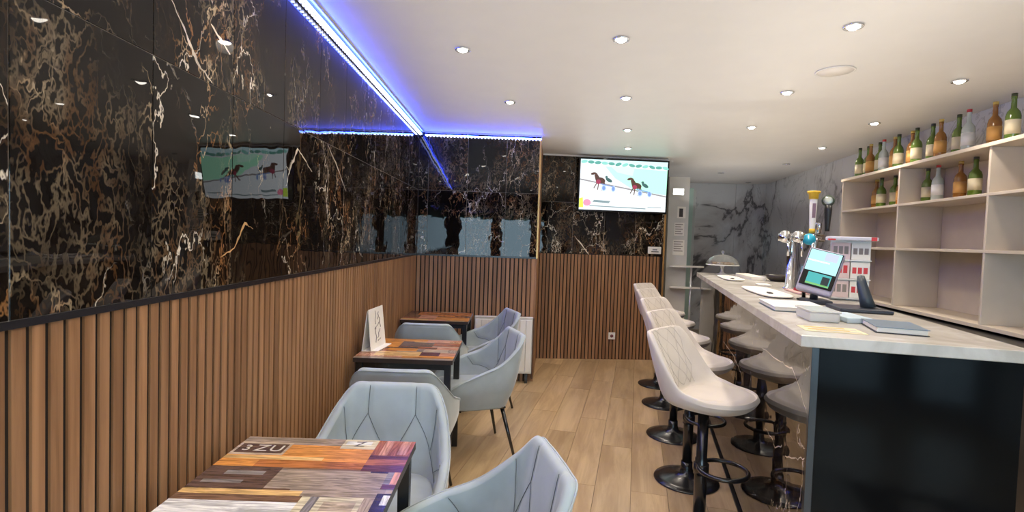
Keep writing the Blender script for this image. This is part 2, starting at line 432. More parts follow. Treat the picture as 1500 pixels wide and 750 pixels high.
# ------------------------------------------------------------------ downlights
warm = glow('bulb_glow', (1, .93, .82), 14.)
dull = plain('bulb_off', (.45, .43, .40), .3)
def dl_build(on, x, y, label, group, lamp=True, power=1.):
    t = thing('ceiling_spotlight', label, 'spotlight', (x, y, HC), 0, group)
    lathe('ring', [(.030, -.001), (.043, -.002), (.045, -.006), (.041, -.010), (.031, -.008), (.030, -.001)], chrome, t, 28)
    lathe('bulb', [(.0, -.002), (.029, -.002), (.028, -.008), (.018, -.016), (.0, -.018)], warm if on else dull, t, 20)
    if on and lamp:
        L = bpy.data.lights.new('spot_lamp', 'SPOT'); L.energy = DOWN_W*power; L.color = DOWN_COL; L.spot_size = math.radians(150); L.spot_blend = 1.; L.shadow_soft_size = .04
        o = bpy.data.objects.new('spot_lamp', L); COL.objects.link(o); o.parent = t; o.location = (0, 0, -.03)
    return t
lit = [(.53, 2.723, 'recessed ceiling spotlight in the middle row, largest and nearest of that row'),
       (.795, 3.818, 'recessed ceiling spotlight second in the middle row'),
       (1.046, 4.903, 'recessed ceiling spotlight third in the middle row'),
       (1.267, 5.864, 'recessed ceiling spotlight at the far end of the middle row, just above the television'),
       (-.315, 2.946, 'recessed ceiling spotlight nearest along the blue lit left wall'),
       (-.055, 4.039, 'recessed ceiling spotlight above the blue lit rear panel'),
       (1.572, 2.474, 'recessed ceiling spotlight over the near end of the bar, beyond the round speaker'),
       (1.833, 3.554, 'recessed ceiling spotlight over the bar, left of the round speaker'),
       (2.085, 4.622, 'recessed ceiling spotlight over the middle of the bar'),
       (3.205, 5.451, 'recessed ceiling spotlight above the bottle shelf')]
for x, y, l in lit: dl_build(True, x, y, l, 'ceiling spotlights')
for x, y, l in ((3.442, 6.6, 'unlit recessed ceiling spotlight above the beer taps'),
                (3.017, 7.611, 'unlit recessed ceiling spotlight right of the television wall'),
                (3.891, 8.65, 'unlit recessed ceiling spotlight farthest back by the pale marble wall')):
    dl_build(False, x, y, l, 'ceiling spotlights')
for x, y, l in ((-.575, 1.85, 'above the nearest patchwork table'), (.275, 1.63, 'above the aisle beside the nearest table'), (1.31, 1.38, 'above the near end of the bar, before the speaker'),
                (-.835, .76, 'by the left wall in front of the nearest table'), (.015, .54, 'over the aisle close to the camera'), (1.05, .29, 'in front of the dark end panel of the bar'),
                (-.24, -.55, 'inside the shop window on the left'), (.79, -.8, 'inside the shop window in the middle'),
                (2.97, 4.33, 'over the staff side of the bar, second before the bottle shelf end'), (2.7, 3.2, 'over the staff side of the bar, nearest the camera')):
    dl_build(True, x, y, 'recessed ceiling spotlight '+l, 'ceiling spotlights')
sk = thing('ceiling_speaker', 'flush round white speaker in the ceiling over the bar', 'speaker', (1.88, 3.105, HC))
lathe('rim', [(.095, -.001), (.105, -.002), (.105, -.006), (.097, -.008), (.095, -.001)], white_plastic, sk, 40)
lathe('grille', [(0, -.001), (.096, -.001), (.096, -.0045), (0, -.0055)], plain('speaker_mesh', (.85, .80, .74), .6, bump=.4, bscale=300), sk, 40)

# ------------------------------------------------------------------ lofted upholstery
def crom(P, n):
    """Catmull-Rom through rows of P (k, ...), n samples"""
    P = np.asarray(P, float); k = len(P); out = []
    for u in np.linspace(0, k-1, n):
        i = min(int(u), k-2); f = u-i
        p0 = P[i-1] if i > 0 else 2*P[0]-P[1]; p1, p2 = P[i], P[i+1]; p3 = P[i+2] if i+2 < k else 2*P[-1]-P[-2]
        out.append(.5*((2*p1)+(-p0+p2)*f+(2*p0-5*p1+4*p2-p3)*f*f+(-p0+3*p1-3*p2+p3)*f**3))
    return np.array(out)
def seam_objects(lines, mat, parent, name='seam', r=.0013):
    for L in lines: tube(name, [tuple(p) for p in L], r, mat, parent, 5)
def groove(pts, normals, lines, depth, width):
    S_ = np.concatenate(lines)
    d = np.full(len(pts), 9.)
    for k in range(0, len(S_), 60):
        d = np.minimum(d, np.linalg.norm(pts[:, None, :]-S_[None, k:k+60, :], axis=2).min(1))
    return pts - normals*(depth*np.exp(-(d/width)**2))[:, None]
def grid_normals(G, wrap=False):
    du = np.gradient(G, axis=0); dv = np.gradient(G, axis=1)
    if wrap:
        du[0] = (G[1]-G[-1])/2; du[-1] = (G[0]-G[-2])/2
    n = np.cross(du, dv); return n/np.maximum(np.linalg.norm(n, axis=2, keepdims=True), 1e-9)

def make_tub_chair():
    root = empty('tub_chair')
    # right half columns: bottom, middle, top of the outside (front of the chair is -y)
    half = [[(0, .190, .35), (0, .245, .53), (0, .305, .825)],
            [(.085, .190, .35), (.10, .243, .53), (.10, .303, .825)],
            [(.150, .180, .35), (.190, .235, .53), (.182, .292, .818)],
            [(.205, .130, .35), (.252, .165, .52), (.236, .228, .745)],
            [(.222, .040, .35), (.275, .050, .50), (.272, .105, .650)],
            [(.224, -.07, .35), (.280, -.075, .48), (.288, -.045, .595)],
            [(.216, -.17, .355), (.264, -.185, .455), (.276, -.185, .535)],
            [(.190, -.245, .37), (.222, -.268, .42), (.238, -.272, .462)]]
    cols = [[(-x, y, z) for x, y, z in c] for c in half[:0:-1]]+half
    NU, NV = 141, 26
    C = crom(cols, NU)                          # NU x 3 x 3
    O = np.stack([crom(c, NV) for c in C])      # NU x NV x 3
    n = grid_normals(O)
    mid = O[NU//2, NV//2]; s = 1 if n[NU//2, NV//2][1] > 0 else -1   # outward (+y at the back)
    n = n*s
    th = .036+0*O[:, :, :1]
    I = O-n*th
    I[:, -1] += (0, 0, -.006)
    rim = (O[:, -1]+I[:, -1])/2+np.array((0, 0, .012))
    def at(a, v):                               # a in -7..7 column units, v 0..1 height
        u = (a+7)/14*(NU-1); w = v*(NV-1); i, j = min(int(u), NU-2), min(int(w), NV-2); fu, fv = u-i, w-j
        return (I[i, j]*(1-fu)*(1-fv)+I[i+1, j]*fu*(1-fv)+I[i, j+1]*(1-fu)*fv+I[i+1, j+1]*fu*fv)
    def ln(*pts, k=14):
        r = []
        for p, q in zip(pts[:-1], pts[1:]):
            for f in np.linspace(0, 1, k): r.append(at(p[0]+(q[0]-p[0])*f, p[1]+(q[1]-p[1])*f))
        return np.array(r)
    lines = []
    for sg in (-1, 1):
        lines += [ln((sg*1.05, 1), (sg*1.05, .80), (0, .48)), ln((sg*1.05, .80), (sg*2.6, .38), (sg*3.0, .3)),
                  ln((0, .48), (sg*.75, .30)), ln((sg*2.6, .38), (sg*4.2, .66), (sg*4.7, .95)), ln((sg*2.05, .56), (sg*2.9, .98))]
    Iflat = I.reshape(-1, 3); nf = (-n).reshape(-1, 3)
    I2 = groove(Iflat, nf, lines, .007, .009)
    V = list(O.reshape(-1, 3))+list(I2)+list(rim); off = NU*NV; ro = 2*off; F = []
    for i in range(NU-1):
        for j in range(NV-1):
            a, b, c, d = i*NV+j, (i+1)*NV+j, (i+1)*NV+j+1, i*NV+j+1
            F += [(a, b, c, d), (off+d, off+c, off+b, off+a)]
        t0, t1 = i*NV+NV-1, (i+1)*NV+NV-1
        F += [(t0, t1, ro+i+1, ro+i), (ro+i, ro+i+1, off+t1, off+t0)]
        F += [(i*NV, off+i*NV, off+(i+1)*NV, (i+1)*NV)]
    for i in (0, NU-1):                          # arm fronts
        for j in range(NV-1):
            q = (i*NV+j, i*NV+j+1, off+i*NV+j+1, off+i*NV+j); F.append(q if i == 0 else q[::-1])
        F.append((i*NV+NV-1, ro+i, off+i*NV+NV-1))
    sh = mesh('shell', V, F, fab_chair, root, True)
    bm = bmesh.new(); bm.from_mesh(sh.data); bmesh.ops.recalc_face_normals(bm, faces=bm.faces[:]); bm.to_mesh(sh.data); bm.free()
    for sg in (0,): seam_objects([l+np.array((0, 0, .0)) for l in lines], seam_chair, sh)
    tube('piping', [tuple(O[i, -1]+n[i, -1]*.001+np.array((0, 0, .002))) for i in range(0, NU, 2)], .003, fab_chair, sh, 6)
    # seat cushion: rounded pad
    ring = []
    for k in range(56):
        a = 2*math.pi*k/56; c_, s_ = math.cos(a), math.sin(a); e = .42
        x = math.copysign(abs(c_)**e, c_); y = math.copysign(abs(s_)**e, s_)
        ring.append((x*(.232-.035*max(y, 0)), -.04+y*.25))
    prof = [(.90, .352), (.975, .362), (1., .39), (1., .44), (.975, .463), (.92, .474), (.75, .480), (.5, .484), (.2, .486)]
    V = [(x*f, -.04+(y+.04)*f, z) for f, z in prof for x, y in ring]; n_ = len(ring)
    F = [(i*n_+k, i*n_+(k+1) % n_, (i+1)*n_+(k+1) % n_, (i+1)*n_+k) for i in range(len(prof)-1) for k in range(n_)]
    F += [tuple(range(n_))[::-1], tuple((len(prof)-1)*n_+k for k in range(n_))]
    mesh('seat', V, F, fab_chair, root, True)
    box('seat_base', (-.19, -.22, .335), (.19, .17, .353), black_metal, root, .01)
    for sx in (-1, 1):
        for sy in (-1, 1):
            tube('leg', [(sx*.165, sy*.165-.02, .345), (sx*.235, sy*.235-.01, .006)], [.0145, .009], black_metal, root, 12)
    return root
def bstep(x, a, b):
    t = min(max((x-a)/(b-a), 0), 1); return t*t*(3-2*t)

def make_bar_stool():
    root = empty('bar_stool')
    NU = 120; rows = []
    for i in range(NU):
        a = 2*math.pi*i/NU; c_, s_ = math.cos(a), math.sin(a)          # front = -y
        e = .80 if s_ < 0 else .80-.18*s_; x = math.copysign(abs(c_)**e, c_); y = math.copysign(abs(s_)**e, s_)
        bk = bstep(s_, -.35, .80); top = bstep(s_, .05, .80)
        R = (x*.215, y*(.240 if y < 0 else .185))
        hz = .765+.085*bk+.180*top
        lean = .075*top; w = 1+.03*bk-.03*top
        rimp = (R[0]*w, R[1]+lean, hz)
        P = [(R[0]*.25, R[1]*.25, .690), (R[0]*.62, R[1]*.62, .692), (R[0]*.90, R[1]*.90+.0*bk, .715+.01*bk),
             (R[0]*1.0, R[1]*1.0+lean*.35, .745+(hz-.765)*.35), (rimp[0]*1.005, rimp[1]+.006*top, hz-.012),
             (rimp[0]*.975, rimp[1]-.010*s_, hz+.004), (rimp[0]*.925, rimp[1]*.94-.012*top, hz-.008),
             (R[0]*.84, R[1]*(.80-.12*top)+lean*.12, .770+(hz-.765)*.30), (R[0]*.66, R[1]*.60-.01*top, .762), (R[0]*.40, R[1]*.40, .763), (R[0]*.08, R[1]*.08, .765)]
        rows.append(crom(P, 41))
    G = np.array(rows)+np.array((0, 0, .014)); NV = G.shape[1]
    n = grid_normals(G, True)
    if n[90, 40][2] < 0 and n[0, -3][2] < 0: n = -n
    def at(a, v):
        u = (a % 1.)*NU; w = v*(NV-1); i, j = int(u) % NU, min(int(w), NV-2); fu, fv = u-int(u), w-j; k = (i+1) % NU
        return G[i, j]*(1-fu)*(1-fv)+G[k, j]*fu*(1-fv)+G[i, j+1]*(1-fu)*fv+G[k, j+1]*fu*fv
    def ln(*pts, k=12):
        r = []
        for p, q in zip(pts[:-1], pts[1:]):
            for f in np.linspace(0, 1, k): r.append(at(p[0]+(q[0]-p[0])*f, p[1]+(q[1]-p[1])*f))
        return np.array(r)
    lines = []
    for k in (-2, -1, 0, 1):
        a0 = .25+.045*k; 
        lines += [ln((a0, .56), (a0+.045, .63), (a0, .70), (a0+.045, .78)), ln((a0+.045, .56), (a0, .63), (a0+.045, .70), (a0, .78))]
    Gf = groove(G.reshape(-1, 3), n.reshape(-1, 3), lines, .0035, .006)
    F = [(i*NV+j, ((i+1) % NU)*NV+j, ((i+1) % NU)*NV+j+1, i*NV+j+1) for i in range(NU) for j in range(NV-1)]
    F += [tuple(i*NV for i in range(NU))[::-1], tuple(i*NV+NV-1 for i in range(NU))]
    se = mesh('seat', list(Gf), F, fab_stool, root, True)
    bm = bmesh.new(); bm.from_mesh(se.data); bmesh.ops.recalc_face_normals(bm, faces=bm.faces[:]); bm.to_mesh(se.data); bm.free()
    seam_objects(lines, seam_stool, se, r=.0009)
    lathe('base', [(.0, .0), (.196, .0), (.200, .004), (.196, .010), (.15, .020), (.08, .034), (.045, .052), (.036, .085), (.035, .12), (0, .12)], black_metal, root, 48)
    lathe('column', [(.0, .11), (.030, .11), (.030, .44), (.026, .445), (.026, .685), (.0, .685)], black_metal, root, 24)
    box('seat_plate', (-.085, -.085, .686), (.085, .085, .708), black_metal, root, .006)
    lathe('collar', [(.026, .365), (.037, .365), (.037, .415), (.026, .415)], black_metal, root, 24)
    pts = [(.115*math.sin(a)*1.0, -.105-.125*math.cos(a)*.9, .415) for a in np.linspace(0, 2*math.pi, 33)[:-1]]
    tube('footrest', pts, .0105, black_metal, root, 10, True)
    tube('height_lever', [(.0, 0, .680), (.12, .02, .668), (.17, .03, .655)], .006, black_metal, root, 8)
    return root

# ------------------------------------------------------------------ chairs
def face(deg): return math.radians(deg)       # facing -y at 0, turns counter-clockwise
ch0 = make_tub_chair()
chairs = [((-.505, 2.00), 0, 'grey blue velvet tub chair facing the camera behind the nearest table'),
          ((-.555, 2.80), 180, 'grey blue velvet tub chair seen from behind, between the nearest and middle tables'),
          ((-.625, 4.13), 180, 'grey blue velvet tub chair seen from behind at the farthest table'),
          ((-.225, 3.60), -72, 'grey blue velvet tub chair side-on at the right end of the middle table'),
          ((-.245, 4.62), -70, 'grey velvet tub chair side-on at the farthest table, in front of the radiator'),
          ((-.128, 1.50), -77, 'light blue velvet tub chair nearest the camera at the bottom of the picture')]
for i, ((x, y), r, l) in enumerate(chairs):
    o = ch0 if i == 0 else copy_tree(ch0)
    o.location = (x, y, 0); o.rotation_euler = (0, 0, face(r)); tag(o, l, 'chair', 'grey blue tub chairs')

# ------------------------------------------------------------------ bar stools
st0 = make_bar_stool()
brz = math.atan2(BN.y, BN.x)+math.pi/2
stools = [((.970, 2.52), 2, 'cream upholstered bar stool nearest the camera, largest of the row'),
          ((1.151, 3.228), 0, 'cream bar stool second from the camera, directly behind the nearest one'),
          ((1.296, 3.976), -3, 'cream bar stool in the middle of the row of five'),
          ((1.453, 4.751), 3, 'cream bar stool fourth from the camera, second from the far end'),
          ((1.575, 5.40), -2, 'cream bar stool at the far end of the row, nearest the television wall')]
for i, ((x, y), r, l) in enumerate(stools):
    o = st0 if i == 0 else copy_tree(st0)
    o.location = (x, y, 0); o.rotation_euler = (0, 0, brz+math.radians(r-30)); tag(o, l, 'bar stool', 'cream bar stools')

# ------------------------------------------------------------------ tables with patchwork laminate
def laminate(seed):
    t = NT('patchwork_laminate_%s' % 'abc'[seed])
    tc = t.node('ShaderNodeTexCoord').outputs['Object']; at_ = t.node('ShaderNodeAttribute', attribute_name='Col')
    gx = t.noise(t.mapping(tc, (6, 60, 1)), 1., 5., .6, 1.6); gy = t.noise(t.mapping(tc, (60, 6, 1)), 1., 5., .6, 1.6)
    f = t.node('ShaderNodeMix', {0: at_.outputs['Alpha'], 2: gx, 3: gy}).outputs[0]
    k = t.mapr(f, .34, .66, .55, 1.35)
    c = t.vmath('SCALE', at_.outputs['Color']); t.l.new(k, c.node.inputs['Scale'])
    t.set(Base_Color=c, Roughness=.22); return t.m
def print_mesh(rects, w, d, mat, parent):
    """one connected sheet: rects = (x0,x1,y0,y1,colour,grain) painted in order"""
    xs = sorted({round(v, 4) for r in rects for v in r[:2]} | {0., w}); ys = sorted({round(v, 4) for r in rects for v in r[2:4]} | {0., d})
    xs = [x for x in xs if 0 <= x <= w]; ys = [y for y in ys if 0 <= y <= d]
    nx, ny = len(xs), len(ys)
    V = [(x, y, 0) for y in ys for x in xs]; F = []; C = []
    for j in range(ny-1):
        for i in range(nx-1):
            F.append((j*nx+i, j*nx+i+1, (j+1)*nx+i+1, (j+1)*nx+i)); cx, cy = (xs[i]+xs[i+1])/2, (ys[j]+ys[j+1])/2
            c = (.2, .12, .07, 0)
            for r in rects:
                if r[0] <= cx <= r[1] and r[2] <= cy <= r[3]: c = (*r[4], r[5])
            C.append(c)
    o = mesh('laminate_print', V, F, mat, parent)
    ca = o.data.color_attributes.new('Col', 'FLOAT_COLOR', 'CORNER')
    for p in o.data.polygons:
        for li in p.loop_indices: ca.data[li].color = C[p.index]
    return o
GREI = (.33, .26, .19); ORG = (.62, .26, .06); ORD = (.42, .15, .04); RED = (.33, .12, .06); PUR = (.13, .052, .048); DKB = (.10, .06, .045)
CRM = (.62, .55, .36); WHT = (.68, .68, .62); YEL = (.66, .42, .16); BRN = (.17, .095, .055); BGE = (.45, .36, .25); BLK = (.045, .033, .028); GRY = (.22, .2, .18); PNK = (.55, .27, .16)
def table(x0, y0, w, d, rects, label, lam, rz=0.):
    t = thing('cafe_table', label, 'table', (x0, y0, 0), rz, 'square cafe tables')
    box('tabletop', (0, 0, .722), (w, d, .749), plain('table_edge', (.035, .022, .016), .35), t, .002)
    o = print_mesh(rects, w, d, lam, t); o.location = (0, 0, .7496)
    bm = bmesh.new()
    for lo, hi in (((.03, .03, .682), (w-.03, .05, .722)), ((.03, d-.05, .682), (w-.03, d-.03, .722)), ((.03, .05, .682), (.05, d-.05, .722)), ((w-.05, .05, .682), (w-.03, d-.05, .722))): bm_box(bm, lo, hi)
    frombm('apron', bm, black_metal, t)
    for px in (.012, w-.052):
        for py in (.012, d-.052): box('leg', (px, py, 0), (px+.04, py+.04, .7215), black_metal, t, .002)
    return t
W1, D1 = .60, .62
ox, oy = -.925, 1.225       # table origin; patches given in room coordinates less the origin
def R_(xa, xb, ya, yb, c, g=0.): return (max(0, round(xa-ox, 4)), round(xb-ox, 4), round(ya-oy, 4), round(yb-oy, 4), c, g)
T1 = [R_(-.925, -.455, 1.785, 1.845, GREI), R_(-.575, -.455, 1.765, 1.845, CRM), R_(-.565, -.475, 1.79, 1.83, WHT), R_(-.455, -.30, 1.72, 1.845, RED, 1), R_(-.43, -.40, 1.72, 1.845, PNK, 1), R_(-.37, -.34, 1.73, 1.845, PNK, 1),
      R_(-.925, -.455, 1.61, 1.785, ORG), R_(-.925, -.6, 1.665, 1.69, YEL), R_(-.8, -.455, 1.61, 1.66, ORD), R_(-.925, -.745, 1.695, 1.80, BGE), R_(-.915, -.755, 1.71, 1.785, DKB),
      R_(-.575, -.455, 1.765, 1.80, CRM),
      R_(-.455, -.30, 1.69, 1.72, PUR), R_(-.455, -.30, 1.645, 1.69, RED), R_(-.455, -.30, 1.60, 1.645, PUR),
      R_(-.925, -.70, 1.465, 1.61, DKB), R_(-.86, -.74, 1.555, 1.58, GRY), R_(-.90, -.78, 1.50, 1.52, GRY), R_(-.70, -.30, 1.435, 1.60, GREI), R_(-.70, -.62, 1.455, 1.475, BRN),
      R_(-.42, -.345, 1.59, 1.60, BLK), R_(-.365, -.345, 1.5, 1.60, GRY), R_(-.345, -.30, 1.52, 1.60, PNK, 1), R_(-.365, -.30, 1.49, 1.52, PUR), R_(-.345, -.30, 1.465, 1.49, BGE), R_(-.365, -.3, 1.225, 1.465, BLK), R_(-.345, -.31, 1.40, 1.455, WHT, 1), R_(-.345, -.31, 1.30, 1.36, PNK, 1),
      R_(-.925, -.58, 1.435, 1.465, YEL), R_(-.925, -.57, 1.40, 1.435, BRN), R_(-.925, -.57, 1.225, 1.40, WHT), R_(-.925, -.60, 1.25, 1.30, GRY),
      R_(-.57, -.365, 1.225, 1.435, CRM), R_(-.545, -.52, 1.225, 1.435, GRY, 1), R_(-.395, -.365, 1.225, 1.435, GREI, 1), R_(-.50, -.41, 1.36, 1.41, BGE)]
t1 = table(ox, oy, W1, D1, T1, 'small square table nearest the camera with a patchwork wood print top', laminate(0))
lam0 = t1.children[1]
def lay(x, y, rz=0.): return Matrix.Translation((x-ox, y-oy, .7500)) @ Matrix.Rotation(math.radians(rz), 4, 'Z')
lt = plain('pale_print', (.62, .58, .48), .3); dk = plain('dark_print', (.06, .045, .035), .3)
for ch, x, y, s, m in (('Z', -.835, 1.747, .072, lt), ('U', -.785, 1.747, .068, lt), ('3', -.885, 1.747, .06, lt), ('Z', -.515, 1.805, .06, dk)):
    if s: text('lettering', ch, s, m, t1, lay(x, y), .0003)
def rnd_rects(seed, w, d):
    r = random.Random(seed); out = []; y = 0; pal = [ORG, ORD, RED, GREI, BRN, BGE, DKB, YEL, PNK, PUR]
    while y < d-.01:
        h = min(r.uniform(.05, .13), d-y); x = 0
        while x < w-.01:
            ww = min(r.uniform(.12, .34), w-x); c = r.choice(pal)
            out.append((round(x, 3), round(x+ww, 3), round(y, 3), round(y+h, 3), c, float(r.random() < .25)))
            if r.random() < .5: out.append((round(x, 3), round(x+ww, 3), round(y+h*.35, 3), round(y+h*.6, 3), tuple(v*.6 for v in c), 0.))
            x += ww
        y += h
    return out
T2 = rnd_rects(5, .60, .60)+[(0, .36, .52, .60, ORG, 0.), (.36, .52, .50, .60, PNK, 0.), (.0, .2, .33, .52, ORG, 0.), (.2, .42, .36, .50, BRN, 0.), (.42, .6, .38, .5, RED, 0.), (.0, .6, .0, .035, GREI, 0.), (.46, .6, .28, .36, PNK, 0), (.38, .5, .1, .2, PUR, 0.), (.5, .6, .1, .19, PNK, 0.), (.1, .38, .08, .2, YEL, 0.), (.15, .34, .22, .3, ORG, 0)]
t2 = table(-.935, 3.075, .60, .60, T2, 'square table with patchwork wood print top carrying the white menu stand', laminate(1))
t3 = table(-.965, 4.50, .60, .55, rnd_rects(11, .60, .55)+[(.1, .6, .3, .5, ORD, 0.), (.14, .3, .1, .3, PNK, 0), (.3, .6, .05, .2, ORG, 0)], 'farthest square table, in the corner by the radiator', laminate(2))

# menu stand on the middle table: folded card with an extended foot
ms = thing('menu_stand', 'white folded menu card standing on the middle table', 'menu', (-.885, 3.37, .7504), 0)
def card(pts, th, mat, parent, name):
    """pts quad (4 corners) given thickness along its normal"""
    q = [Vector(p) for p in pts]; n = (q[1]-q[0]).cross(q[3]-q[0]).normalized()*th
    V = q+[p+n for p in q]
    return mesh(name, V, [(3, 2, 1, 0), (4, 5, 6, 7), (0, 1, 5, 4), (1, 2, 6, 5), (2, 3, 7, 6), (3, 0, 4, 7)], mat, parent)
card([(.012, -.13, .004), (.040, .13, .004), (.012, .13, .262), (-.012, -.13, .262)], .003, paper, ms, 'front_sheet')
card([(-.045, -.13, .004), (-.02, .16, .004), (.002, .16, .225), (-.016, -.13, .255)], .003, paper, ms, 'back_sheet')
card([(-.045, -.13, .0), (.055, -.12, .0), (.085, .12, .0), (-.02, .14, .0)], .003, paper, ms, 'foot')
rr = random.Random(3)
for k, (y, z, l, a) in enumerate(((-.02, .20, .09, 80), (.0, .145, .10, 20), (.03, .205, .05, 70), (-.03, .09, .10, 85), (.02, .09, .07, 50), (.05, .16, .07, 100), (.02, .05, .06, 10))):
    a = math.radians(a); P = []
    for f in np.linspace(-.5, .5, 9):
        yy = y+f*l*math.cos(a)+.006*math.sin(9*f+k); zz = z+f*l*math.sin(a); f2 = (zz-.004)/.258; xx = (.012+(.028)*(yy+.13)/.26)*(1-f2)+(-.012+.024*(yy+.13)/.26)*f2
        P.append((xx+.0042, yy, zz))
    tube('script_stroke', P, .0018, plain('menu_ink', (.16, .13, .13), .7), ms, 5)

# ------------------------------------------------------------------ radiator on the rear panel wall
rd = thing('radiator', 'white ribbed electric radiator against the slatted rear wall behind the farthest chair', 'radiator', (-.36, 5.215, 0), math.radians(2))
RW = .60
box('body', (0, .05, .10), (RW, .10, .675), white_plastic, rd, .004)
for i in range(9): box('rib', (.006+i*(RW-.012)/9+.002, .038, .12), (.006+(i+1)*(RW-.012)/9-.002, .052, .655), white_plastic, rd, .003)
box('side_panel', (RW, .035, .05), (RW+.012, .115, .68), plain('brown_side', (.09, .045, .025), .4), rd, .002)
box('top_grille', (0, .04, .675), (RW, .11, .683), white_plastic, rd, .002)
for i in range(5): box('foot', (.03+i*.125, .05, 0), (.06+i*.125, .10, .10), black_metal, rd)

# ------------------------------------------------------------------ television
TVF = FT @ Matrix.Translation((1.005, -.06, 2.185)) @ Matrix.Rotation(math.radians(-1.2), 4, 'Z') @ Matrix.Rotation(math.radians(2.5), 4, 'X')
tv = thing('television', 'wall mounted flat television showing a harness race', 'television'); tv.matrix_world = TVF
TW, THH = 1.09, .615
box('frame', (-TW/2-.022, -.018, -THH/2-.026), (TW/2+.022, .022, THH/2+.022), plain('gloss_black', (.006, .006, .007), .12), tv, .004)
box('wall_bracket', (-.15, .022, -.1), (.15, .050, .1), black_metal, tv)
def scr(name, c, k=1.0): return glow('screen_'+name, c, k*1.08)
sc = box('screen', (-TW/2, -.020, -THH/2), (TW/2, -.0185, THH/2), scr('sand', (.80, .86, .90), .95), tv)
LAY = [0]
def flat(name, pts, mat, parent=sc, y=-.0205):
    LAY[0] += 1; yy = y-.00004*LAY[0]
    P = [((u-.5)*TW, yy, (.5-v)*THH) for u, v in pts]
    return mesh(name, P, [tuple(range(len(P)))], mat, parent)
def ell(cx, cy, rx, ry, a=0., n=14):
    a = math.radians(a); return [(cx+(rx*math.cos(t)*math.cos(a)-ry*math.sin(t)*math.sin(a)), cy+(rx*math.cos(t)*math.sin(a)+ry*math.sin(t)*math.cos(a))*TW/THH) for t in [2*math.pi*k/n for k in range(n)]]
def bar_(x0, y0, x1, y1, w):
    dx, dy = x1-x0, (y1-y0)*THH/TW; l = math.hypot(dx, dy); nx, ny = -dy/l*w, dx/l*w*TW/THH
    return [(x0+nx, y0+ny), (x1+nx, y1+ny), (x1-nx, y1-ny), (x0-nx, y0-ny)]
green = scr('green', (.42, .90, .62)); treeg = scr('tree', (.12, .40, .34), .8); brown = scr('brown', (.10, .045, .035), .8); blu = scr('blue', (.20, .33, .70), .8)
flat('tree_band', [(0, 0), (1, 0), (1, .12), (0, .05)], scr('haze', (.55, .80, .86)))
for k in range(13): flat('tree_crown', ell(.04+k*.078, .05+.006*k, .038, .018, rr.uniform(-20, 20)), treeg if k % 3 else scr('tree_pale', (.25, .62, .55), .9))
flat('meadow', [(.28, .13), (1, .17), (1, .66), (.62, .58), (.40, .36)], green)
flat('meadow', [(.34, .12), (.62, .13), (.60, .30), (.42, .24)], scr('green_pale', (.55, .93, .74)))
flat('rail', bar_(0, .40, 1, .69, .008), scr('rail', (.33, .32, .33), .8))
mar = scr('maroon', (.32, .04, .09), .9); dgr = scr('dark_green', (.05, .12, .12), .9); pale_blue = scr('pale_blue', (.45, .60, .88), .9)
for cx, cy in ((.215, .41), (.635, .49)):
    flat('horse_picture', ell(cx+.02, cy, .055, .034, 12), brown)
    flat('horse_picture', [(cx-.03, cy+.05), (cx-.055, cy-.10), (cx-.03, cy-.15), (cx+.01, cy-.05), (cx+.03, cy-.02)], brown)
    flat('horse_picture', ell(cx-.065, cy-.13, .032, .014, -14), brown)
    for a, b, c, d in ((-.015, .03, -.055, .16), (0, .03, -.01, .19), (.055, .03, .04, .20), (.06, .02, .085, .17)): flat('horse_picture', bar_(cx+a, cy+b, cx+c, cy+d, .0055), brown)
    flat('saddle_picture', ell(cx-.005, cy+.03, .028, .026), mar)
    flat('driver_picture', ell(cx+.115, cy-.01, .042, .020, 28), dgr); flat('driver_picture', ell(cx+.085, cy-.07, .016, .014), dgr)
    flat('wheel_picture', ell(cx+.06, cy+.15, .028, .036), pale_blue); flat('wheel_picture', ell(cx+.06, cy+.15, .018, .024), blu)
    flat('wheel_picture', ell(cx+.17, cy+.16, .026, .036), pale_blue); flat('wheel_picture', ell(cx+.17, cy+.16, .017, .024), blu)
    flat('cart_picture', bar_(cx+.02, cy+.07, cx+.17, cy+.12, .005), blu)
flat('logo_picture', [(0, .78), (.04, .76), (.05, .96), (0, .96)], scr('lime', (.60, .80, .08))); flat('logo_picture', ell(.09, .86, .045, .038), scr('pink', (.85, .25, .38)))
flat('caption_picture', [(.17, .80), (.36, .815), (.34, .86), (.15, .845)], scr('grey', (.22, .30, .32), .9)); flat('caption_picture', [(.12, .91), (.77, .935), (.77, .955), (.12, .93)], scr('grey', (.22, .30, .32), .9))
flat('caption_picture', [(.79, .905), (.95, .91), (.95, .925), (.79, .92)], scr('grey', (.22, .30, .32), .9))

# small fittings on the television wall
th_ = thing('thermostat', 'small white box fixed low on the marble right of the television wall', 'thermostat'); th_.matrix_world = FT @ Matrix.Translation((1.46, 0, 1.397))
box('casing', (-.085, -.022, -.045), (.085, -.0005, .045), white_plastic, th_, .006)
box('display', (-.03, -.0235, .0), (.03, -.0215, .018), plain('display_grey', (.25, .27, .27), .3), th_)
box('label_strip', (-.045, -.0235, -.022), (.05, -.0215, -.012), ink, th_)
so = thing('wall_socket', 'white wall socket low on the slatted wall under the television', 'socket'); so.matrix_world = FT @ Matrix.Translation((.953, 0, .30))
box('plate', (-.044, -.012, -.044), (.044, -.0005, .044), white_plastic, so, .004)
lathe('outlet', [(0, 0), (.02, 0), (.02, .0015), (0, .0015)], plain('socket_dark', (.20, .05, .06), .5), so, 20, (0, 0, 0), Matrix.Translation((0, -.0122, 0)) @ Matrix.Rotation(math.radians(90), 4, 'X'))

